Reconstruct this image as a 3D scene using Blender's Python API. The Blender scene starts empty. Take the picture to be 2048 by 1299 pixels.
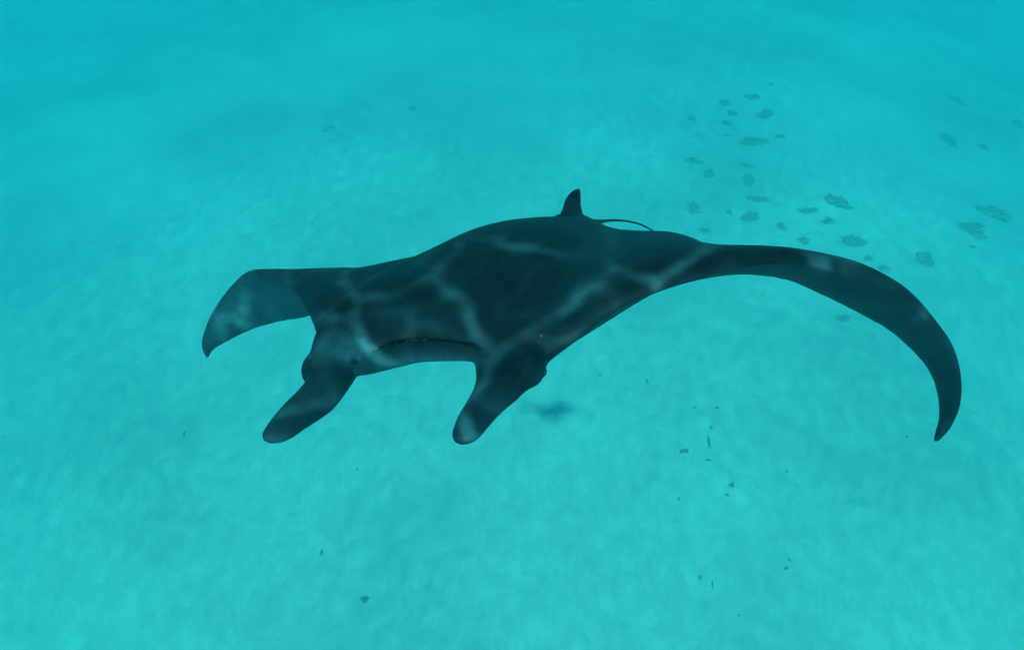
import bpy, bmesh, math, random
import numpy as np
from mathutils import Matrix, Vector

random.seed(7)
rng = np.random.default_rng(7)
scene = bpy.context.scene
col = scene.collection

# ---------------------------------------------------------------- camera
CAM_H = 30.0                      # metres above the sand
PITCH = 50.0                     # degrees below the horizontal
cam_data = bpy.data.cameras.new('camera')
cam_data.sensor_width = 36.0
cam_data.lens = 36.0 * 1750.0 / 2048.0
cam_data.clip_start = 0.05
cam_data.clip_end = 2000.0
cam = bpy.data.objects.new('camera', cam_data)
cam.location = (0, 0, CAM_H)
cam.rotation_euler = (math.radians(90 - PITCH), 0, 0)
col.objects.link(cam)
scene.camera = cam

# ---------------------------------------------------------------- sky, sun, exposure
SUN_AZ, SUN_EL = 185.6, 56.2     # azimuth the light comes from (0 = +Y, clockwise), elevation
world = bpy.data.worlds.new('World')
scene.world = world
world.use_nodes = True
wn = world.node_tree.nodes
wn.clear()
sky = wn.new('ShaderNodeTexSky')
sky.sky_type = 'NISHITA'
sky.sun_disc = False
sky.sun_elevation = math.radians(SUN_EL)
sky.sun_rotation = math.radians(SUN_AZ)
bg = wn.new('ShaderNodeBackground')
bg.inputs['Strength'].default_value = 0.055
wo = wn.new('ShaderNodeOutputWorld')
world.node_tree.links.new(sky.outputs['Color'], bg.inputs['Color'])
world.node_tree.links.new(bg.outputs['Background'], wo.inputs['Surface'])

sun_data = bpy.data.lights.new('sun', 'SUN')
sun_data.energy = 5.0
sun_data.angle = math.radians(0.85)
sun_data.color = (1.0, 0.96, 0.88)
sun = bpy.data.objects.new('sun', sun_data)
az, el = math.radians(SUN_AZ), math.radians(SUN_EL)
sun_dir = Vector((math.sin(az) * math.cos(el), math.cos(az) * math.cos(el), math.sin(el)))
sun.rotation_euler = sun_dir.to_track_quat('Z', 'Y').to_euler()
sun.location = sun_dir * 30
col.objects.link(sun)

scene.view_settings.view_transform = 'Standard'
scene.view_settings.look = 'None'
scene.view_settings.gamma = 1.0
scene.view_settings.use_curve_mapping = False
scene.view_settings.exposure = 2.32

scene.render.engine = 'CYCLES'
cy = scene.cycles
cy.max_bounces = 10
cy.diffuse_bounces = 4
cy.volume_bounces = 4
cy.transparent_max_bounces = 16
cy.use_denoising = True
cy.caustics_reflective = False
cy.caustics_refractive = False
cy.sample_clamp_indirect = 4.0


# ---------------------------------------------------------------- helpers
def tag(o, label=None, cat=None, group=None, kind=None):
    if label: o['label'] = label
    if cat: o['category'] = cat
    if group: o['group'] = group
    if kind: o['kind'] = kind
    return o


def link_mesh(name, verts, faces, mat, parent=None, smooth=True):
    me = bpy.data.meshes.new(name)
    me.from_pydata([tuple(v) for v in verts], [], [tuple(f) for f in faces])
    me.update()
    if smooth:
        me.polygons.foreach_set('use_smooth', [True] * len(me.polygons))
    if mat: me.materials.append(mat)
    o = bpy.data.objects.new(name, me)
    col.objects.link(o)
    if parent is not None: o.parent = parent
    return o


def new_mat(name):
    m = bpy.data.materials.new(name)
    m.use_nodes = True
    nt = m.node_tree
    nt.nodes.clear()
    out = nt.nodes.new('ShaderNodeOutputMaterial')
    return m, nt, out


def node(nt, kind, **kw):
    n = nt.nodes.new(kind)
    for k, v in kw.items():
        if k.startswith('in_'):
            n.inputs[k[3:].replace('_', ' ')].default_value = v
        else:
            setattr(n, k, v)
    return n


def math_node(nt, op, a, b=None, clamp=False):
    n = nt.nodes.new('ShaderNodeMath')
    n.operation = op
    n.use_clamp = clamp
    for i, v in enumerate((a, b)):
        if v is None: continue
        if hasattr(v, 'is_output'): nt.links.new(v, n.inputs[i])
        else: n.inputs[i].default_value = v
    return n.outputs[0]


def ramp(nt, fac, stops):
    n = nt.nodes.new('ShaderNodeValToRGB')
    cr = n.color_ramp
    while len(cr.elements) < len(stops): cr.elements.new(0.5)
    for e, (p, c) in zip(cr.elements, stops):
        e.position = p
        e.color = (*c, 1) if len(c) == 3 else c
    nt.links.new(fac, n.inputs['Fac'])
    return n.outputs['Color']


def value_noise(x, y, seed):
    """smooth 2D value noise on numpy arrays"""
    def h(i, j):
        n = (i * 374761393 + j * 668265263 + seed * 1442695041) & 0xffffffff
        n = ((n ^ (n >> 13)) * 1274126177) & 0xffffffff
        return ((n ^ (n >> 16)) & 0xffff) / 65535.0
    xi, yi = np.floor(x).astype(np.int64), np.floor(y).astype(np.int64)
    fx, fy = x - xi, y - yi
    fx, fy = fx * fx * (3 - 2 * fx), fy * fy * (3 - 2 * fy)
    a = h(xi, yi) * (1 - fx) + h(xi + 1, yi) * fx
    b = h(xi, yi + 1) * (1 - fx) + h(xi + 1, yi + 1) * fx
    return a * (1 - fy) + b * fy


def darkening_drop(x, y):
    """added fall of the bottom ahead and to both sides, shaped to darken the view there"""
    x, y = np.asarray(x, float), np.asarray(y, float)
    ahead = np.clip((y - 24.5) / 28.0, 0, 2.2)
    left = np.clip((-x - 3.8) / 30.0, 0, 2.2)
    right = np.clip((x - 17.0) / 19.0, 0, 1.5)
    return -(6.4 * ahead ** 2 / (0.6 + ahead) + 6.4 * left ** 2 / (0.6 + left) + 6.0 * right ** 2 / (0.6 + right))  # longer water path put in to make the far corners darker and bluer


def sand_height(x, y):
    x, y = np.asarray(x, float), np.asarray(y, float)
    return darkening_drop(x, y) + (0.5 * (value_noise(x * 0.06 + 3.1, y * 0.06 + 8.7, 1) - 0.5)
            + 0.10 * (value_noise(x * 0.3, y * 0.28, 2) - 0.5)
            + 0.03 * (value_noise(x * 0.9, y * 0.8, 3) - 0.5))


# ---------------------------------------------------------------- materials
def make_sand():
    m, nt, out = new_mat('pale_sand')
    tc = node(nt, 'ShaderNodeTexCoord')
    big = node(nt, 'ShaderNodeTexNoise', in_Scale=0.07, in_Detail=3.0, in_Roughness=0.55)
    mid = node(nt, 'ShaderNodeTexNoise', in_Scale=0.11, in_Detail=4.0, in_Roughness=0.6)
    fine = node(nt, 'ShaderNodeTexNoise', in_Scale=60.0, in_Detail=3.0)
    for n in (big, mid, fine): nt.links.new(tc.outputs['Object'], n.inputs['Vector'])
    f = math_node(nt, 'ADD', math_node(nt, 'MULTIPLY', big.outputs['Fac'], 0.85), math_node(nt, 'MULTIPLY', mid.outputs['Fac'], 0.15))
    c = ramp(nt, f, [(0.38, (0.56, 0.545, 0.47)), (0.5, (0.69, 0.67, 0.575)), (0.62, (0.80, 0.78, 0.675))])
    b = node(nt, 'ShaderNodeBsdfPrincipled', in_Roughness=0.95)
    b.inputs['Specular IOR Level'].default_value = 0.055
    nt.links.new(c, b.inputs['Base Color'])
    bump = node(nt, 'ShaderNodeBump', in_Strength=0.35, in_Distance=0.01)
    nt.links.new(fine.outputs['Fac'], bump.inputs['Height'])
    nt.links.new(bump.outputs['Normal'], b.inputs['Normal'])
    nt.links.new(b.outputs['BSDF'], out.inputs['Surface'])
    return m


def make_skin():
    m, nt, out = new_mat('manta_skin')
    tc = node(nt, 'ShaderNodeTexCoord')
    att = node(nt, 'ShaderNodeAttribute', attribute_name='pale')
    n1 = node(nt, 'ShaderNodeTexNoise', in_Scale=9.0, in_Detail=6.0, in_Roughness=0.65)
    n2 = node(nt, 'ShaderNodeTexNoise', in_Scale=45.0, in_Detail=4.0, in_Roughness=0.6)
    n3 = node(nt, 'ShaderNodeTexNoise', in_Scale=320.0, in_Detail=2.0)
    for n in (n1, n2, n3): nt.links.new(tc.outputs['Object'], n.inputs['Vector'])
    mott = ramp(nt, n1.outputs['Fac'], [(0.3, (0.001, 0.008, 0.011)), (0.7, (0.004, 0.034, 0.042))])
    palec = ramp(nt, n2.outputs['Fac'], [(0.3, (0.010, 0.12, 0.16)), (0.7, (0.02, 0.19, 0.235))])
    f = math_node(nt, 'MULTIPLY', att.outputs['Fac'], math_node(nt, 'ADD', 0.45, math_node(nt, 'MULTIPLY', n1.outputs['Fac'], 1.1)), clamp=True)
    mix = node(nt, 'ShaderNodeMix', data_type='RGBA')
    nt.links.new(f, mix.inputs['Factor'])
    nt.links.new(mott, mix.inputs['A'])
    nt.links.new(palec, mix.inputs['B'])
    # small pale nicks and scratches
    vs = node(nt, 'ShaderNodeTexVoronoi', feature='F1', in_Scale=16.0, in_Randomness=1.0)
    mpv = node(nt, 'ShaderNodeMapping')
    mpv.inputs['Scale'].default_value = (1.0, 0.45, 1.0)
    nt.links.new(tc.outputs['Object'], mpv.inputs['Vector'])
    nt.links.new(mpv.outputs['Vector'], vs.inputs['Vector'])
    spot = math_node(nt, 'LESS_THAN', vs.outputs['Distance'], 0.07)
    sepc = node(nt, 'ShaderNodeSeparateColor')
    nt.links.new(vs.outputs['Color'], sepc.inputs['Color'])
    spot = math_node(nt, 'MULTIPLY', spot, math_node(nt, 'GREATER_THAN', sepc.outputs[0], 0.72))
    mix2 = node(nt, 'ShaderNodeMix', data_type='RGBA')
    nt.links.new(math_node(nt, 'MULTIPLY', spot, 0.5), mix2.inputs['Factor'])
    nt.links.new(mix.outputs['Result'], mix2.inputs['A'])
    mix2.inputs['B'].default_value = (0.09, 0.12, 0.13, 1)
    mix = mix2
    b = node(nt, 'ShaderNodeBsdfPrincipled', in_Roughness=0.52)
    b.inputs['Specular IOR Level'].default_value = 0.055
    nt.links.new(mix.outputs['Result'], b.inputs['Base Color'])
    bump = node(nt, 'ShaderNodeBump', in_Strength=0.15, in_Distance=0.002)
    nt.links.new(n3.outputs['Fac'], bump.inputs['Height'])
    nt.links.new(bump.outputs['Normal'], b.inputs['Normal'])
    nt.links.new(b.outputs['BSDF'], out.inputs['Surface'])
    return m


def simple_mat(name, c0, c1, scale, rough, spec=0.2):
    m, nt, out = new_mat(name)
    tc = node(nt, 'ShaderNodeTexCoord')
    n1 = node(nt, 'ShaderNodeTexNoise', in_Scale=scale, in_Detail=4.0)
    nt.links.new(tc.outputs['Object'], n1.inputs['Vector'])
    c = ramp(nt, n1.outputs['Fac'], [(0.3, c0), (0.7, c1)])
    b = node(nt, 'ShaderNodeBsdfPrincipled', in_Roughness=rough)
    b.inputs['Specular IOR Level'].default_value = spec
    nt.links.new(c, b.inputs['Base Color'])
    nt.links.new(b.outputs['BSDF'], out.inputs['Surface'])
    return m


def make_water_volume():
    m, nt, out = new_mat('sea_water')
    v = node(nt, 'ShaderNodeVolumePrincipled')
    v.inputs['Color'].default_value = WATER_COLOR
    v.inputs['Absorption Color'].default_value = WATER_ABSORB
    v.inputs['Density'].default_value = WATER_DENSITY
    v.inputs['Anisotropy'].default_value = 0.0
    nt.links.new(v.outputs['Volume'], out.inputs['Volume'])
    return m


def make_caustic_gobo():
    """rippled sea surface: caustic lines painted into its transparency pattern the sunlight below"""
    m, nt, out = new_mat('caustic_gobo')
    tc = node(nt, 'ShaderNodeTexCoord')
    mp = node(nt, 'ShaderNodeMapping')
    mp.inputs['Location'].default_value = CAUSTIC_SHIFT
    mp.inputs['Rotation'].default_value = (0, 0, 0.5)
    nt.links.new(tc.outputs['Object'], mp.inputs['Vector'])
    warp = node(nt, 'ShaderNodeTexNoise', in_Scale=2.2, in_Detail=3.0)
    nt.links.new(mp.outputs['Vector'], warp.inputs['Vector'])
    wsub = node(nt, 'ShaderNodeVectorMath', operation='SUBTRACT')
    nt.links.new(warp.outputs['Color'], wsub.inputs[0])
    wsub.inputs[1].default_value = (0.5, 0.5, 0.5)
    wmul = node(nt, 'ShaderNodeVectorMath', operation='SCALE')
    wmul.inputs['Scale'].default_value = 0.45
    nt.links.new(wsub.outputs[0], wmul.inputs[0])
    add = node(nt, 'ShaderNodeVectorMath', operation='ADD')
    nt.links.new(mp.outputs['Vector'], add.inputs[0])
    nt.links.new(wmul.outputs[0], add.inputs[1])

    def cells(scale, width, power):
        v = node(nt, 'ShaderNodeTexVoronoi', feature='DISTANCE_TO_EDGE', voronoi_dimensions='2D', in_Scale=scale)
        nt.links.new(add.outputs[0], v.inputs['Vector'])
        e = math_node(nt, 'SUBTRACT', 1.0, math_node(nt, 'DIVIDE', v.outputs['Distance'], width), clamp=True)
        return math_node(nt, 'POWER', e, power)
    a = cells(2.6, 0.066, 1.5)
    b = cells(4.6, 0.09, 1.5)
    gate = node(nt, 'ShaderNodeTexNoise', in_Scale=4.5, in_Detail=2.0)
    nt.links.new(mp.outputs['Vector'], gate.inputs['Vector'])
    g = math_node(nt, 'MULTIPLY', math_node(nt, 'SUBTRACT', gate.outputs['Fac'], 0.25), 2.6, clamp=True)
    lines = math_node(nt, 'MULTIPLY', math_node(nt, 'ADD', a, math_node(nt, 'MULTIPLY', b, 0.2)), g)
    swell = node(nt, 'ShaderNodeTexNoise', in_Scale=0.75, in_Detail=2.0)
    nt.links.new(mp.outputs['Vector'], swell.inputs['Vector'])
    s = math_node(nt, 'ADD', CAUSTIC_BASE, math_node(nt, 'MULTIPLY', math_node(nt, 'SUBTRACT', swell.outputs['Fac'], 0.5), CAUSTIC_SWELL))
    tot = math_node(nt, 'ADD', s, math_node(nt, 'MULTIPLY', lines, CAUSTIC_LINES), clamp=True)
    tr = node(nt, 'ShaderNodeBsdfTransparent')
    nt.links.new(tot, tr.inputs['Color'])  # sheet acts as a gobo; painted pattern stands in for focused light
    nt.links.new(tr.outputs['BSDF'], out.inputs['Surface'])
    return m


WATER_DENSITY = 0.053
WATER_COLOR = (0.018, 0.205, 0.275, 1)
WATER_ABSORB = (0.004, 0.82, 0.92, 1)
CAUSTIC_SHIFT = (3.3, 6.1, 0.0)
CAUSTIC_BASE, CAUSTIC_SWELL, CAUSTIC_LINES = 0.065, 0.02, 1.0
SURFACE_Z = CAM_H + 0.2

M_SAND = make_sand()
M_SKIN = make_skin()
M_EYE = simple_mat('eye_black', (0.005, 0.006, 0.008), (0.012, 0.013, 0.015), 30, 0.15, 0.5)
M_GLINT = simple_mat('glint_pale', (0.02, 0.07, 0.085), (0.06, 0.13, 0.15), 60, 0.3, 0.5)
M_ALGAE = simple_mat('brown_algae', (0.29, 0.295, 0.22), (0.48, 0.475, 0.37), 5, 0.9, 0.05)
M_SCRAP = simple_mat('dark_weed', (0.18, 0.18, 0.13), (0.28, 0.28, 0.21), 25, 0.9, 0.05)

# ---------------------------------------------------------------- setting: sand, water surface gobo, water
def axis_samples(lo, hi, fine_lo, fine_hi, step):
    a = list(np.arange(fine_lo, fine_hi + 1e-6, step))
    s, x = step, fine_hi
    while x < hi:
        s *= 1.25; x = min(hi, x + s); a.append(x)
    s, x = step, fine_lo
    while x > lo:
        s *= 1.25; x = max(lo, x - s); a.insert(0, x)
    return np.array(a)


xs = axis_samples(-400, 400, -56, 56, 0.55)
ys = axis_samples(-300, 600, 6, 112, 0.55)
X, Y = np.meshgrid(xs, ys)
Z = sand_height(X, Y)
nx, ny = len(xs), len(ys)
idx = np.arange(nx * ny).reshape(ny, nx)
quads = np.stack([idx[:-1, :-1], idx[:-1, 1:], idx[1:, 1:], idx[1:, :-1]], -1).reshape(-1, 4)
seabed = link_mesh('seabed', np.stack([X, Y, Z], -1).reshape(-1, 3).tolist(), quads.tolist(), M_SAND)
tag(seabed, 'pale rippled sand seabed under turquoise water', kind='structure')

gx = np.linspace(-190, 190, 191)
X, Y = np.meshgrid(gx, gx + 60)
Z = SURFACE_Z + 0.03 + 0.02 * value_noise(X * 0.7, Y * 0.7, 11)
n = len(gx)
idx = np.arange(n * n).reshape(n, n)
quads = np.stack([idx[:-1, :-1], idx[:-1, 1:], idx[1:, 1:], idx[1:, :-1]], -1).reshape(-1, 4)
surf = link_mesh('water_surface_gobo', np.stack([X, Y, Z], -1).reshape(-1, 3).tolist(), quads.tolist(), make_caustic_gobo())
tag(surf, 'rippled sea surface above the camera, with caustic lines painted in', kind='structure')

bx0, bx1, by0, by1, bz0, bz1 = -230, 230, -160, 300, -45.0, SURFACE_Z
bv = [(x, y, z) for z in (bz0, bz1) for y in (by0, by1) for x in (bx0, bx1)]
bf = [(0, 2, 3, 1), (4, 5, 7, 6), (0, 1, 5, 4), (2, 6, 7, 3), (0, 4, 6, 2), (1, 3, 7, 5)]
haze = link_mesh('haze', bv, bf, make_water_volume(), smooth=False)
tag(haze, 'turquoise sea water with suspended particles', kind='stuff')

# ---------------------------------------------------------------- manta ray
# the animal in its own frame: first axis its left, second forward, third up (metres)
R = [
    [0.907295, -0.408668, -0.099024],
    [-0.036666, -0.311486, 0.949543],
    [-0.418892, -0.857885, -0.297595],
]
T = [-0.28937, -0.13399, 2.6201]
STATIONS = [
    [[-1.6898, -0.8314, -0.3655], [-1.6874, -0.8408, -0.3586], 0.006, 0.006],
    [[-1.6912, -0.8183, -0.3005], [-1.6843, -0.8671, -0.3376], 0.008, 0.008],
    [[-1.6556, -0.8142, -0.228], [-1.643, -0.9078, -0.3119], 0.012, 0.012],
    [[-1.5794, -0.8169, -0.1261], [-1.506, -0.9706, -0.2567], 0.016, 0.014],
    [[-1.4451, -0.806, -0.0104], [-1.3713, -1.0228, -0.2287], 0.02, 0.016],
    [[-1.279, -0.7551, 0.0795], [-1.2185, -1.0589, -0.2052], 0.026, 0.018],
    [[-1.0864, -0.65, 0.1102], [-1.0758, -1.0693, -0.1073], 0.034, 0.022],
    [[-0.8711, -0.501, 0.117], [-0.9487, -1.0564, -0.0209], 0.044, 0.028],
    [[-0.6765, -0.3477, 0.1068], [-0.8127, -1.0383, 0.0043], 0.068, 0.036],
    [[-0.5308, -0.2111, 0.0793], [-0.6703, -1.0207, 0.022], 0.098, 0.05],
    [[-0.4412, -0.1133, 0.0408], [-0.46, -1.2, 0.04], 0.132, 0.075],
    [[-0.3943, -0.0176, 0.0013], [-0.32, -1.34, 0.045], 0.164, 0.1],
    [[-0.2177, -0.0362, 0.0079], [-0.2, -1.42, 0.055], 0.196, 0.1],
    [[-0.1442, -0.0857, 0.0472], [-0.1, -1.45, 0.065], 0.198, 0.11],
    [[-0.035, -0.1182, 0.0543], [0, -1.46, 0.07], 0.198, 0.11],
    [[0.1064, -0.1159, 0.0504], [0.1, -1.45, 0.08], 0.195, 0.11],
    [[0.2453, -0.0856, 0.0363], [0.0856, -1.4342, 0.1164], 0.18, 0.1],
    [[0.3758, -0.0798, 0.0038], [0.2299, -1.3218, 0.127], 0.158, 0.09],
    [[0.41, -0.0943, 0.0312], [0.3666, -1.2198, 0.1446], 0.138, 0.075],
    [[0.4729, -0.1165, 0.0738], [0.4799, -1.1513, 0.1571], 0.122, 0.06],
    [[0.5653, -0.1725, 0.1386], [0.5745, -1.1013, 0.1485], 0.108, 0.05],
    [[0.6653, -0.2357, 0.1801], [0.6651, -1.0329, 0.1265], 0.09, 0.022],
    [[0.7752, -0.3209, 0.204], [0.7693, -0.9894, 0.0894], 0.078, 0.014],
    [[0.8772, -0.4199, 0.2114], [0.8727, -0.9893, 0.0446], 0.071, 0.008],
    [[0.9832, -0.5259, 0.1998], [0.9564, -0.9965, 0.0147], 0.062, 0.008],
    [[1.0861, -0.6102, 0.1632], [1.0556, -1.0045, -0.0348], 0.066, 0.01],
    [[1.1944, -0.6911, 0.1097], [1.1546, -1.0214, -0.0917], 0.07, 0.018],
    [[1.3071, -0.7555, 0.0359], [1.2662, -1.039, -0.1645], 0.056, 0.016],
    [[1.3978, -0.7998, -0.0648], [1.3556, -1.0417, -0.2491], 0.036, 0.014],
    [[1.456, -0.8424, -0.1585], [1.4065, -1.0317, -0.316], 0.024, 0.012],
    [[1.4872, -0.8673, -0.265], [1.4324, -1.0083, -0.3862], 0.014, 0.01],
    [[1.4908, -0.8815, -0.3633], [1.4393, -0.9664, -0.4494], 0.01, 0.009],
    [[1.4702, -0.8991, -0.4517], [1.43, -0.936, -0.4905], 0.008, 0.008],
    [[1.44, -0.9092, -0.5143], [1.4217, -0.906, -0.5147], 0.007, 0.007],
]
CEPHALIC_RIGHT = [
    [[-0.4833, -0.1747, -0.0254], [-0.3005, -0.2052, -0.0268], 0.06],
    [[-0.4213, -0.0388, -0.034], [-0.2567, -0.0701, -0.0409], 0.056],
    [[-0.3571, 0.0727, -0.0428], [-0.2152, 0.0498, -0.042], 0.05],
    [[-0.347, 0.1406, -0.0511], [-0.2119, 0.1284, -0.0717], 0.042],
    [[-0.3385, 0.2082, -0.0563], [-0.2106, 0.1999, -0.078], 0.034],
    [[-0.3324, 0.2673, -0.0672], [-0.2192, 0.2644, -0.0835], 0.028],
    [[-0.3202, 0.3227, -0.0761], [-0.2277, 0.3178, -0.0912], 0.022],
    [[-0.3084, 0.3541, -0.0824], [-0.246, 0.3516, -0.0958], 0.016],
    [[-0.2972, 0.3642, -0.0936], [-0.2699, 0.3647, -0.0998], 0.009],
]
CEPHALIC_LEFT = [
    [[0.0955, -0.2124, 0.0078], [0.3493, -0.1971, 0.0097], 0.06],
    [[0.1526, -0.0922, -0.0159], [0.3593, -0.0779, -0.012], 0.056],
    [[0.2012, 0.0042, -0.0263], [0.3687, 0.0368, -0.0198], 0.05],
    [[0.2219, 0.0666, -0.0337], [0.3537, 0.0948, -0.0315], 0.042],
    [[0.233, 0.1342, -0.0425], [0.3445, 0.1494, -0.0416], 0.035],
    [[0.2389, 0.1926, -0.0511], [0.3388, 0.2034, -0.0548], 0.029],
    [[0.2527, 0.2461, -0.0567], [0.3361, 0.2544, -0.0636], 0.023],
    [[0.2641, 0.2777, -0.0629], [0.3246, 0.2852, -0.069], 0.017],
    [[0.2801, 0.2961, -0.0713], [0.3049, 0.2962, -0.073], 0.009],
]
JAW = [
    [[-0.2572, -0.053, -0.0226], [-0.2358, -0.0311, -0.0485]],
    [[-0.2123, -0.0417, 0.0162], [-0.1834, -0.0162, -0.0309]],
    [[-0.165, -0.0494, 0.0391], [-0.1402, -0.0181, -0.0189]],
    [[-0.1013, -0.063, 0.0556], [-0.081, -0.0287, -0.0045]],
    [[-0.0364, -0.0796, 0.0627], [-0.0195, -0.0449, 0.0061]],
    [[0.0413, -0.0886, 0.0632], [0.0562, -0.0542, 0.0103]],
    [[0.1206, -0.0901, 0.0569], [0.1319, -0.0573, 0.0135]],
    [[0.1893, -0.0831, 0.0406], [0.1955, -0.054, 0.0153]],
    [[0.2415, -0.0899, 0.0204], [0.2444, -0.0619, 0.0027]],
]
DORSAL = [
    [[-0.0007, -1.2322, 0.1933], [0.0509, -1.4438, 0.1257], 0.05],
    [[0.0006, -1.2607, 0.2062], [0.0277, -1.418, 0.1513], 0.04],
    [[0.0034, -1.294, 0.2311], [0.024, -1.4175, 0.1886], 0.03],
    [[0.0024, -1.3264, 0.2586], [0.0189, -1.4252, 0.2177], 0.024],
    [[0.0075, -1.3589, 0.2779], [0.0198, -1.4354, 0.2461], 0.018],
    [[0.0114, -1.3991, 0.2875], [0.0189, -1.4428, 0.2686], 0.013],
    [[0.014, -1.4353, 0.2874], [0.0164, -1.4466, 0.2832], 0.007],
]
TAIL = [
    [0.0117, -1.206, 0.1673, 0.055],
    [0.0329, -1.3829, 0.1435, 0.042],
    [0.0439, -1.509, 0.1217, 0.018],
    [0.0602, -1.6165, 0.1064, 0.009],
    [0.0777, -1.7341, 0.0847, 0.0072],
    [0.101, -1.8407, 0.0569, 0.0064],
    [0.1275, -1.9352, 0.023, 0.006],
    [0.1589, -2.0263, -0.0271, 0.0057],
    [0.1909, -2.1018, -0.09, 0.0055],
    [0.216, -2.1595, -0.1604, 0.005],
]
BUMP = [
    [-0.3758, -0.017, -0.0264, 0.062],
    [0.3618, -0.0398, 0.0089, 0.056],
]
WEED = [   # x, y, half width, half depth (metres), label
    [16.479, 47.7, 0.256, 0.313, "tiny weed tuft at the top end of the upper right trail"],
    [15.035, 45.615, 0.466, 0.528, "small weed clump second from the top of the upper right trail"],
    [13.186, 44.726, 0.399, 0.34, "thin weed smear beside the top of the upper right trail"],
    [13.41, 43.536, 0.331, 0.384, "small ragged weed clump just below a thin smear in the upper right trail"],
    [15.206, 43.214, 0.57, 0.493, "dense oval weed clump, darkest near the top of the upper right trail"],
    [12.728, 42.332, 0.414, 0.316, "flat oval weed clump at the upper left edge of the trail"],
    [10.825, 42.833, 0.298, 0.265, "faint lone weed tuft left of the upper right trail"],
    [12.485, 41.058, 0.319, 0.203, "thin flat weed tuft beneath the flat oval clump in the upper trail"],
    [15.333, 40.821, 0.405, 0.332, "slanting narrow weed clump on the right side of the upper trail"],
    [13.829, 40.01, 0.629, 0.692, "forked dark weed clump in the middle of the upper right trail"],
    [10.234, 37.925, 0.47, 0.456, "arched weed clump on the left edge of the trail above the dorsal fin height"],
    [10.562, 36.438, 0.324, 0.523, "loose spotty weed clump below the arched clump"],
    [12.814, 37.558, 0.357, 0.684, "upright blocky weed clump at the head of the vertical weed strip"],
    [12.459, 35.799, 0.294, 0.905, "tall narrow weed strip running down the middle of the trail"],
    [12.905, 34.248, 0.626, 0.37, "long flat weed clump at the foot of the vertical weed strip"],
    [9.346, 33.487, 0.489, 0.788, "dark triangular weed clump nearest the dorsal fin of the manta"],
    [11.125, 33.224, 0.167, 0.177, "tiny weed tuft right of the dark triangular clump"],
    [11.793, 32.579, 0.583, 0.542, "branching weed clump between the triangular clump and the flat long clump"],
    [15.197, 33.311, 0.462, 0.324, "slanting weed clump left of the large pale-centred wedge clump"],
    [17.093, 33.753, 0.595, 0.749, "dark wedge shaped weed clump above the start of the wing bend"],
    [16.056, 32.494, 0.456, 0.318, "low weed clump tucked under the dark wedge clump"],
    [13.411, 31.993, 0.251, 0.422, "small upright weed clump above the straight part of the wing"],
    [14.273, 30.983, 0.346, 0.299, "faint weed clump close above the straight part of the wing"],
    [16.72, 30.904, 0.962, 0.608, "broad dark oval weed bed, largest just above the bending wing"],
    [9.648, 31.705, 0.325, 0.261, "small weed clump touching the trailing hump of the wing"],
    [17.251, 29.607, 0.314, 0.183, "thin slanting weed clump close to the outer edge of the bending wing"],
    [17.711, 28.963, 0.454, 0.198, "thin flat weed clump partly behind the outer edge of the bending wing"],
    [19.863, 29.578, 0.677, 0.451, "spindle shaped weed clump right of the bending wing"],
    [25.311, 34.719, 1.043, 0.795, "wide dark weed bed near the right edge, upper of the two big ones"],
    [23.517, 32.343, 0.947, 0.725, "wide streaky weed bed near the right edge, lower of the two big ones"],
    [23.169, 31.246, 0.351, 0.164, "thin weed streak just beneath the lower big bed near the right edge"],
    [26.487, 42.815, 0.699, 1.069, "triangular faint weed bed high above the bend of the wing"],
    [28.926, 42.928, 0.491, 0.429, "small faint weed clump right of the triangular faint bed"],
    [30.329, 49.602, 0.982, 1.476, "streaky faint weed bed highest near the right edge"],
    [33.805, 47.82, 0.502, 0.88, "faint weed clump cut by the right edge of the picture"],
    [15.039, 25.613, 0.451, 0.317, "pale weed clump seen below the drooping wing"],
    [-10.911, 42.754, 0.36, 0.48, "lone faint weed clump above the far wing"],
    [-6.02, 44.087, 0.395, 0.326, "lone faint oval weed clump above the back of the manta"],
]
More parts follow.
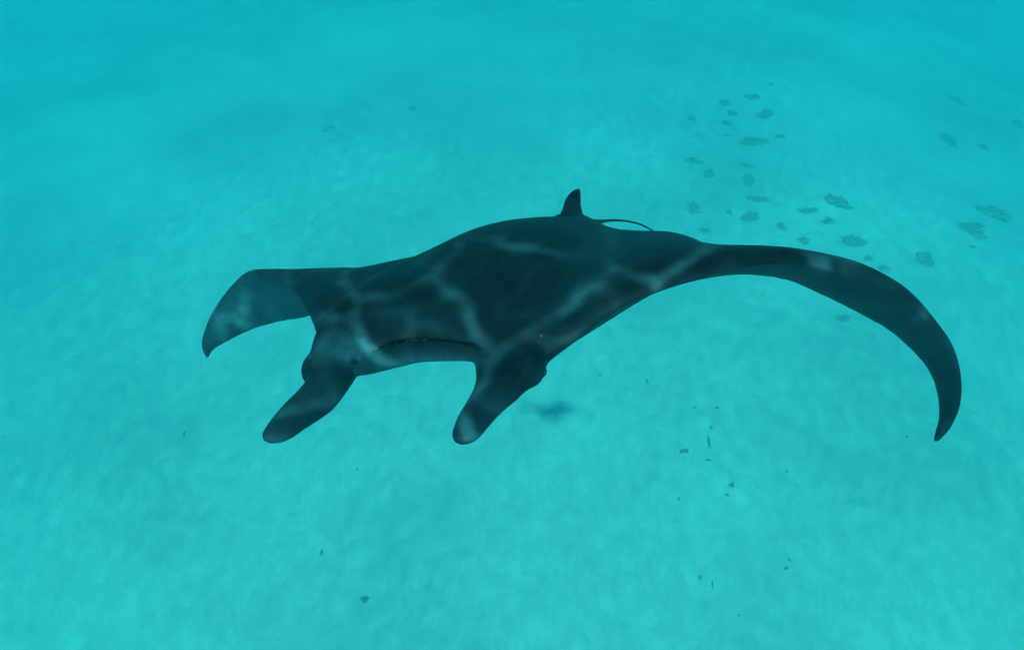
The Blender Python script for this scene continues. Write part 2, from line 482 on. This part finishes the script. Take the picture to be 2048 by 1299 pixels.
SCRAP = [
    [5.794, 22.239, 0.096, 0.241, "upright dark weed scrap under the straight part of the near wing"],
    [8.603, 20.819, 0.104, 0.13, "round dark weed scrap topmost of the sparse group below the wing"],
    [7.629, 20.845, 0.083, 0.078, "tiny dark scrap left of the topmost round scrap below the wing"],
    [8.149, 19.854, 0.092, 0.113, "small round scrap above the upright stick-like scrap"],
    [7.967, 19.157, 0.081, 0.319, "tall stick-like weed scrap in the group below the wing"],
    [6.982, 18.71, 0.38, 0.216, "wiry tangled weed scrap left of the stick-like scrap"],
    [7.802, 18.293, 0.179, 0.071, "flat slanting scrap beneath the stick-like scrap"],
    [8.584, 17.123, 0.136, 0.196, "largest dark lump below the sparse weed group"],
    [8.328, 16.73, 0.077, 0.102, "small lump hugging the lower left of the largest dark lump"],
    [6.439, 16.579, 0.058, 0.112, "tiny curved scrap far left below the wiry tangle"],
    [10.837, 17.792, 0.079, 0.072, "lone tiny scrap between the largest lump and the drooping wing tip"],
    [10.146, 14.017, 0.073, 0.084, "upper round scrap of the close pair on the lower right sand"],
    [10.006, 13.688, 0.118, 0.125, "lower, bigger scrap of the close pair on the lower right sand"],
    [6.801, 13.363, 0.081, 0.081, "round scrap near the bottom, left of an upright scrap"],
    [7.213, 13.098, 0.054, 0.17, "thin upright scrap near the bottom middle"],
    [7.989, 11.943, 0.061, 0.058, "tiny scrap low on the sand near the bottom edge"],
    [16.063, 19.395, 0.071, 0.066, "tiny scrap just left of the drooping wing tip"],
    [-13.565, 19.844, 0.104, 0.213, "upright faint scrap left of the head fins on open sand"],
    [-6.113, 17.87, 0.059, 0.058, "tiny scrap below the two head fins"],
    [-7.055, 14.401, 0.092, 0.188, "upright scrap low on the sand under the left head fin"],
    [-5.205, 12.422, 0.212, 0.175, "ragged weed scrap beside a pale sand patch near the bottom"],
    [3.791, 22.559, 0.096, 0.067, "tiny slanting scrap beside the root of the near wing"],
]

EYES = [(-0.43, -0.03, -0.03), (0.385, -0.08, -0.015)]
BLEND = [((-0.36, -0.02, 0.0), 0.12), ((0.35, -0.03, 0.0), 0.17)]

th = math.radians(PITCH)
CAM_ROT = np.array([[1, 0, 0], [0, math.sin(th), math.cos(th)], [0, math.cos(th), -math.sin(th)]])
POSE_R = CAM_ROT @ np.array(R)
POSE_T = CAM_ROT @ np.array(T) + np.array([0, 0, CAM_H])


def spline(P, n_per):
    """Catmull-Rom through the rows of P"""
    P = np.asarray(P, float)
    Q = np.vstack([2 * P[0] - P[1], P, 2 * P[-1] - P[-2]])
    out = []
    for i in range(1, len(Q) - 2):
        for k in range(n_per):
            t = k / n_per
            a, b, c, d = Q[i - 1], Q[i], Q[i + 1], Q[i + 2]
            out.append(0.5 * (2 * b + (c - a) * t + (2 * a - 5 * b + 4 * c - d) * t * t + (3 * b - a - 3 * c + d) * t ** 3))
    out.append(P[-1])
    return np.array(out)


class Pieces:
    def __init__(self):
        self.v, self.f = [], []

    def rings(self, rings):
        base = len(self.v)
        m = len(rings[0])
        for r in rings: self.v.extend(r)
        for i in range(len(rings) - 1):
            for j in range(m):
                a, b = base + i * m + j, base + i * m + (j + 1) % m
                self.f.append((a, b, b + m, a + m))
        for i, flip in ((0, True), (len(rings) - 1, False)):
            c = len(self.v)
            self.v.append(np.mean(rings[i], 0))
            for j in range(m):
                a, b = base + i * m + j, base + i * m + (j + 1) % m
                self.f.append((b, a, c) if flip else (a, b, c))

    def ellipsoid(self, c, r, nu=24, nv=16):
        rings = []
        for i in range(1, nv):
            p = math.pi * i / nv
            rings.append([np.array(c) + np.array([r[0] * math.sin(p) * math.cos(2 * math.pi * j / nu),
                                                   r[1] * math.sin(p) * math.sin(2 * math.pi * j / nu),
                                                   r[2] * math.cos(p)]) for j in range(nu)])
        self.rings(rings)


def build_body():
    pc = Pieces()
    # disc: wings and trunk as one loft from wing tip to wing tip
    S = np.array([s[0] + s[1] + s[2:] for s in STATIONS])
    S = spline(S, 8)
    ii = np.arange(len(S))
    S[:, 4] += 0.010 * (value_noise(ii * 0.55, ii * 0.0 + 4.5, 5) - 0.5) + 0.006 * (value_noise(ii * 1.3, ii * 0.0 + 9.5, 6) - 0.5)
    LE, TE, HU, HL = S[:, 0:3], S[:, 3:6], S[:, 6], S[:, 7]
    mid = 0.5 * (LE + TE)
    span = np.gradient(mid, axis=0)
    span /= np.linalg.norm(span, axis=1)[:, None] + 1e-9
    chord = TE - LE
    cl = np.linalg.norm(chord, axis=1)
    N = np.cross(chord / (cl[:, None] + 1e-9), span)
    N /= np.linalg.norm(N, axis=1)[:, None] + 1e-9
    for _ in range(24):
        N[1:-1] = 0.5 * N[1:-1] + 0.25 * (N[:-2] + N[2:])
    N /= np.linalg.norm(N, axis=1)[:, None]
    nc = 34
    cs = 0.5 - 0.5 * np.cos(np.linspace(0, math.pi, nc))
    rings = []
    for i in range(len(S)):
        w = math.exp(-(LE[i, 0] / 0.36) ** 4)            # 1 on the trunk, 0 on the wings
        a, b = 0.5 + 0.12 * w, 1.0 - 0.32 * w
        pk = (a / (a + b)) ** a * (b / (a + b)) ** b
        fu = cs ** a * (1 - cs) ** b / pk
        a2 = 1.15 + 0.6 * w
        pk2 = (a2 / (a2 + 1)) ** a2 * (1 / (a2 + 1))
        fl = cs ** a2 * (1 - cs) / pk2
        edge = 0.0045 * np.sqrt(np.clip(4 * cs * (1 - cs), 0, 1)) + 0.0015
        base = LE[i] + cs[:, None] * chord[i]
        up = base + N[i] * (fu * HU[i] + edge)[:, None]
        lo = base - N[i] * (fl * HL[i] + edge)[:, None]
        rings.append(list(up) + list(lo[::-1][1:-1]))
    pc.rings(rings)

    # lower jaw under the lip, with a narrow gap for the mouth
    J = spline([e + c for e, c in JAW], 6)
    rings = []
    for r in J:
        E, C = r[:3], r[3:]
        m = 0.5 * (E + C)
        P = [E, m + np.array([0, 0.014, 0.004]), C, C + np.array([0, -0.10, -0.02]), C + np.array([0, -0.30, -0.01]),
             C + np.array([0, -0.42, 0.05]), E + np.array([0, -0.42, -0.02]), E + np.array([0, -0.07, -0.03])]
        P = np.array(P)
        P = np.vstack([P, P[:1]])
        rings.append(list(spline(P, 4)[:-1]))
    pc.rings(rings)

    # cephalic fins, dorsal fin: outline pairs with a lens-shaped section
    for tab in (CEPHALIC_RIGHT, CEPHALIC_LEFT, DORSAL):
        Q = spline([a + b + [t] for a, b, t in tab], 6)
        cen = 0.5 * (Q[:, :3] + Q[:, 3:6])
        ax = np.gradient(cen, axis=0)
        rings = []
        for q, c, d in zip(Q, cen, ax):
            w = 0.5 * (q[3:6] - q[:3])
            nrm = np.cross(d, w)
            nrm /= np.linalg.norm(nrm) + 1e-9
            rings.append([c + w * math.cos(t) + nrm * q[6] * math.sin(t) for t in np.linspace(0, 2 * math.pi, 28, endpoint=False)])
        pc.rings(rings)
    # tail
    Q = spline(TAIL, 6)
    ax = np.gradient(Q[:, :3], axis=0)
    rings = []
    for q, d in zip(Q, ax):
        d = d / np.linalg.norm(d)
        s1 = np.cross(d, [0, 0, 1]); s1 /= np.linalg.norm(s1)
        s2 = np.cross(s1, d)
        rings.append([q[:3] + q[3] * (math.cos(t) * s1 + math.sin(t) * s2) for t in np.linspace(0, 2 * math.pi, 14, endpoint=False)])
    pc.rings(rings)
    for b in BUMP:
        pc.ellipsoid(b[:3], (b[3] * 0.75, b[3] * 1.15, b[3]))
    return pc


def remeshed(pc, voxel, smooth_iter):
    me = bpy.data.meshes.new('tmp')
    me.from_pydata([tuple(v) for v in pc.v], [], pc.f)
    bm = bmesh.new(); bm.from_mesh(me)
    bmesh.ops.recalc_face_normals(bm, faces=bm.faces)
    bm.to_mesh(me); bm.free()
    o = bpy.data.objects.new('tmp', me)
    col.objects.link(o)
    r = o.modifiers.new('r', 'REMESH'); r.mode = 'VOXEL'; r.voxel_size = voxel
    s = o.modifiers.new('s', 'SMOOTH'); s.factor = 0.5; s.iterations = smooth_iter
    dg = bpy.context.evaluated_depsgraph_get()
    res = bpy.data.meshes.new_from_object(o.evaluated_get(dg))
    bpy.data.objects.remove(o); bpy.data.meshes.remove(me)
    return res


pc = build_body()
body_me = remeshed(pc, 0.005, 6)


def blended(me, spots, iters):
    """melt the roots of the head fins and the eye bumps into the head"""
    c = np.empty(len(me.vertices) * 3); me.vertices.foreach_get('co', c); c = c.reshape(-1, 3)
    w = np.zeros(len(c))
    for p, r in spots: w = np.maximum(w, np.clip(1.25 * np.exp(-((c - np.array(p)) ** 2).sum(1) / r ** 2), 0, 1))
    o = bpy.data.objects.new('tmp', me)
    col.objects.link(o)
    vg = o.vertex_groups.new(name='w')
    for i in np.nonzero(w > 0.05)[0].tolist(): vg.add([i], float(w[i]), 'REPLACE')
    s = o.modifiers.new('s', 'SMOOTH'); s.factor = 0.6; s.iterations = iters; s.vertex_group = 'w'
    res = bpy.data.meshes.new_from_object(o.evaluated_get(bpy.context.evaluated_depsgraph_get()))
    bpy.data.objects.remove(o); bpy.data.meshes.remove(me)
    return res


body_me = blended(body_me, BLEND, 110)
body_me.name = 'body'
body_me.polygons.foreach_set('use_smooth', [True] * len(body_me.polygons))
body_me.materials.clear()
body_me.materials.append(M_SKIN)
nv = len(body_me.vertices)
co = np.empty(nv * 3); body_me.vertices.foreach_get('co', co); co = co.reshape(-1, 3)


def blob(c, r):
    return np.exp(-(((co - np.array(c)) / np.array(r)) ** 2).sum(1))


pale = np.zeros(nv)
pale += 0.85 * blob((-0.29, -0.045, 0.02), (0.11, 0.06, 0.06))       # caustic light at the mouth corner, painted into the skin
pale += 0.22 * blob((-0.10, -0.16, 0.09), (0.16, 0.045, 0.05))        # bluish sheen above the lip, painted as a pale band
pale += 0.9 * blob((0.03, -0.06, 0.0), (0.24, 0.06, 0.035))         # lower jaw
pale += 0.45 * blob((-0.30, 0.34, -0.10), (0.05, 0.045, 0.05))         # head fin tips
pale += 0.12 * blob((0.28, 0.28, -0.07), (0.05, 0.045, 0.05))
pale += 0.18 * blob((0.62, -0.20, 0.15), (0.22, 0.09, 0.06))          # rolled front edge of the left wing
pale += 0.45 * np.clip((-co[:, 0] - 0.85) / 0.5, 0, 1)                  # water haze over the outer far wing, put into its skin colour
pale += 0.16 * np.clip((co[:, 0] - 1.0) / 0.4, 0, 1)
pale += 0.25 * np.clip((co[:, 1] - 0.02) / 0.1, 0, 1)                  # head fins
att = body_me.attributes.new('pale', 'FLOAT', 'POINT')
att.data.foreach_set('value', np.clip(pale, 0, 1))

manta = bpy.data.objects.new('manta_ray', None)
col.objects.link(manta)
mw = Matrix.Identity(4)
for i in range(3):
    for j in range(3): mw[i][j] = POSE_R[i, j]
    mw[i][3] = POSE_T[i]
manta.matrix_world = mw
manta.empty_display_size = 0.3
tag(manta, 'big black manta ray gliding over the sand with drooping wing tips', 'manta ray')
body = bpy.data.objects.new('body', body_me)
col.objects.link(body)
body.parent = manta


# eyes on the outer sides of the head, glints along the lower lip modelled as pale flecks
def ellipsoid_mesh(name, r, mat, parent, loc):
    p = Pieces(); p.ellipsoid((0, 0, 0), r, 14, 9)
    o = link_mesh(name, p.v, p.f, mat, parent)
    o.location = loc
    return o


for loc in EYES:
    k = int(((co - np.array(loc)) ** 2).sum(1).argmin())
    loc = co[k] - 0.009 * np.array(body_me.vertices[k].normal)
    ellipsoid_mesh('eye', (0.016, 0.022, 0.019), M_EYE, manta, loc)
J = spline([e + c for e, c in JAW], 6)
p = Pieces()
for i in range(9, len(J) - 12):
    for k in range(2):
        t = random.random()
        q = J[i, :3] * (1 - t) + J[i + 1, :3] * t + np.array([0, -0.003 + random.uniform(-0.004, 0.003), random.uniform(-0.001, 0.002)])
        if random.random() < 0.13: p.ellipsoid(q, (random.uniform(0.002, 0.006), 0.0018, 0.0022), 6, 4)
tag(link_mesh('lip_glints', p.v, p.f, M_GLINT, manta), kind='stuff')

# ---------------------------------------------------------------- weed on the sand
def weed_mesh(name, sx, sy, mat, size, dens):
    """a low ragged mat of turf weed in a few overlapping lobes, with short bent fronds growing out of it"""
    p = Pieces()
    if sx < 0.085:
        lobes = [(0, 0, 0.8)]
    else:
        lobes = [(random.uniform(-0.2, 0.2) * sx, random.uniform(-0.2, 0.2) * sy, random.uniform(0.3, 0.45))]
        for _ in range(random.randint(3, 6)):
            bx, by, br = random.choice(lobes)
            a, r = random.uniform(0, 2 * math.pi), random.uniform(0.2, 0.38)
            nr = r
            a_x, a_y = bx + math.cos(a) * (br + nr) * 0.62 * sx, by + math.sin(a) * (br + nr) * 0.62 * sy
            if abs(a_x) < 0.95 * sx and abs(a_y) < 0.95 * sy: lobes.append((a_x, a_y, r))
    for lx, ly, lr in lobes:
        m = 40
        ang = np.linspace(0, 2 * math.pi, m, endpoint=False)
        ph = rng.uniform(0, 6.28, 5)
        rad = 1 + 0.22 * np.sin(2 * ang + ph[0]) + 0.16 * np.sin(5 * ang + ph[1]) + 0.14 * np.sin(9 * ang + ph[2]) + 0.14 * np.sin(13 * ang + ph[3]) + rng.uniform(-0.2, 0.2, m)
        rings = []
        hgt = min(0.04, 0.25 * min(sx, sy)) * random.uniform(0.6, 1.1)
        for k, f in enumerate((0.18, 0.5, 0.8, 1.0, 1.06)):
            rr = lr * f * (1 + (rad - 1) * min(1, f * 1.1))
            zz = hgt * (1 - f ** 2.2) * (0.8 + 0.4 * rng.random(m)) if f < 1.0 else np.full(m, 0.0 if f == 1.0 else -0.06)
            rings.append([np.array([lx + sx * r * math.cos(t), ly + sy * r * math.sin(t), z]) for r, t, z in zip(rr, ang, zz)])
        p.rings(rings)
    n = int(min(240, max(4, dens * sx * sy / (size * size))))
    for _ in range(n):
        lx, ly, lr = random.choice(lobes)
        t, q = random.uniform(0, 2 * math.pi), math.sqrt(random.random()) * 1.35
        x, y = lx + sx * lr * q * math.cos(t), ly + sy * lr * q * math.sin(t)
        a = random.uniform(0, 2 * math.pi)
        L, w = size * random.uniform(0.6, 1.5), size * random.uniform(0.14, 0.3)
        d, s = np.array([math.cos(a), math.sin(a), 0]), np.array([-math.sin(a), math.cos(a), 0])
        b = np.array([x, y, -0.01])
        lean = random.uniform(0.3, 1.0)
        c1 = b + d * L * 0.45 * lean + np.array([0, 0, L * 0.35])
        c2 = b + d * L * lean + np.array([0, 0, L * random.uniform(0.15, 0.5)])
        rings = []
        for c, ww in ((b, w * 0.5), (c1, w), (c2, w * 0.3)):
            rings.append([c - s * ww, c + np.array([0, 0, 0.12 * ww]), c + s * ww, c - np.array([0, 0, 0.12 * ww])])
        p.rings(rings)
    return link_mesh(name, p.v, p.f, mat, smooth=True)


for x, y, sx, sy, lab in WEED:
    o = weed_mesh('weed_clump', sx * 1.35, sy * 1.3, M_ALGAE, 0.12, 4.5)
    o.location = (x, y, float(sand_height(x, y)))
    tag(o, lab, 'seaweed', 'weed clumps on the sand')
for x, y, sx, sy, lab in SCRAP:
    o = weed_mesh('weed_scrap', sx, sy, M_SCRAP, max(0.05, min(0.15, 0.7 * min(sx, sy))), 1.5)
    o.location = (x, y, float(sand_height(x, y)))
    tag(o, lab, 'seaweed', 'small weed scraps on the sand')
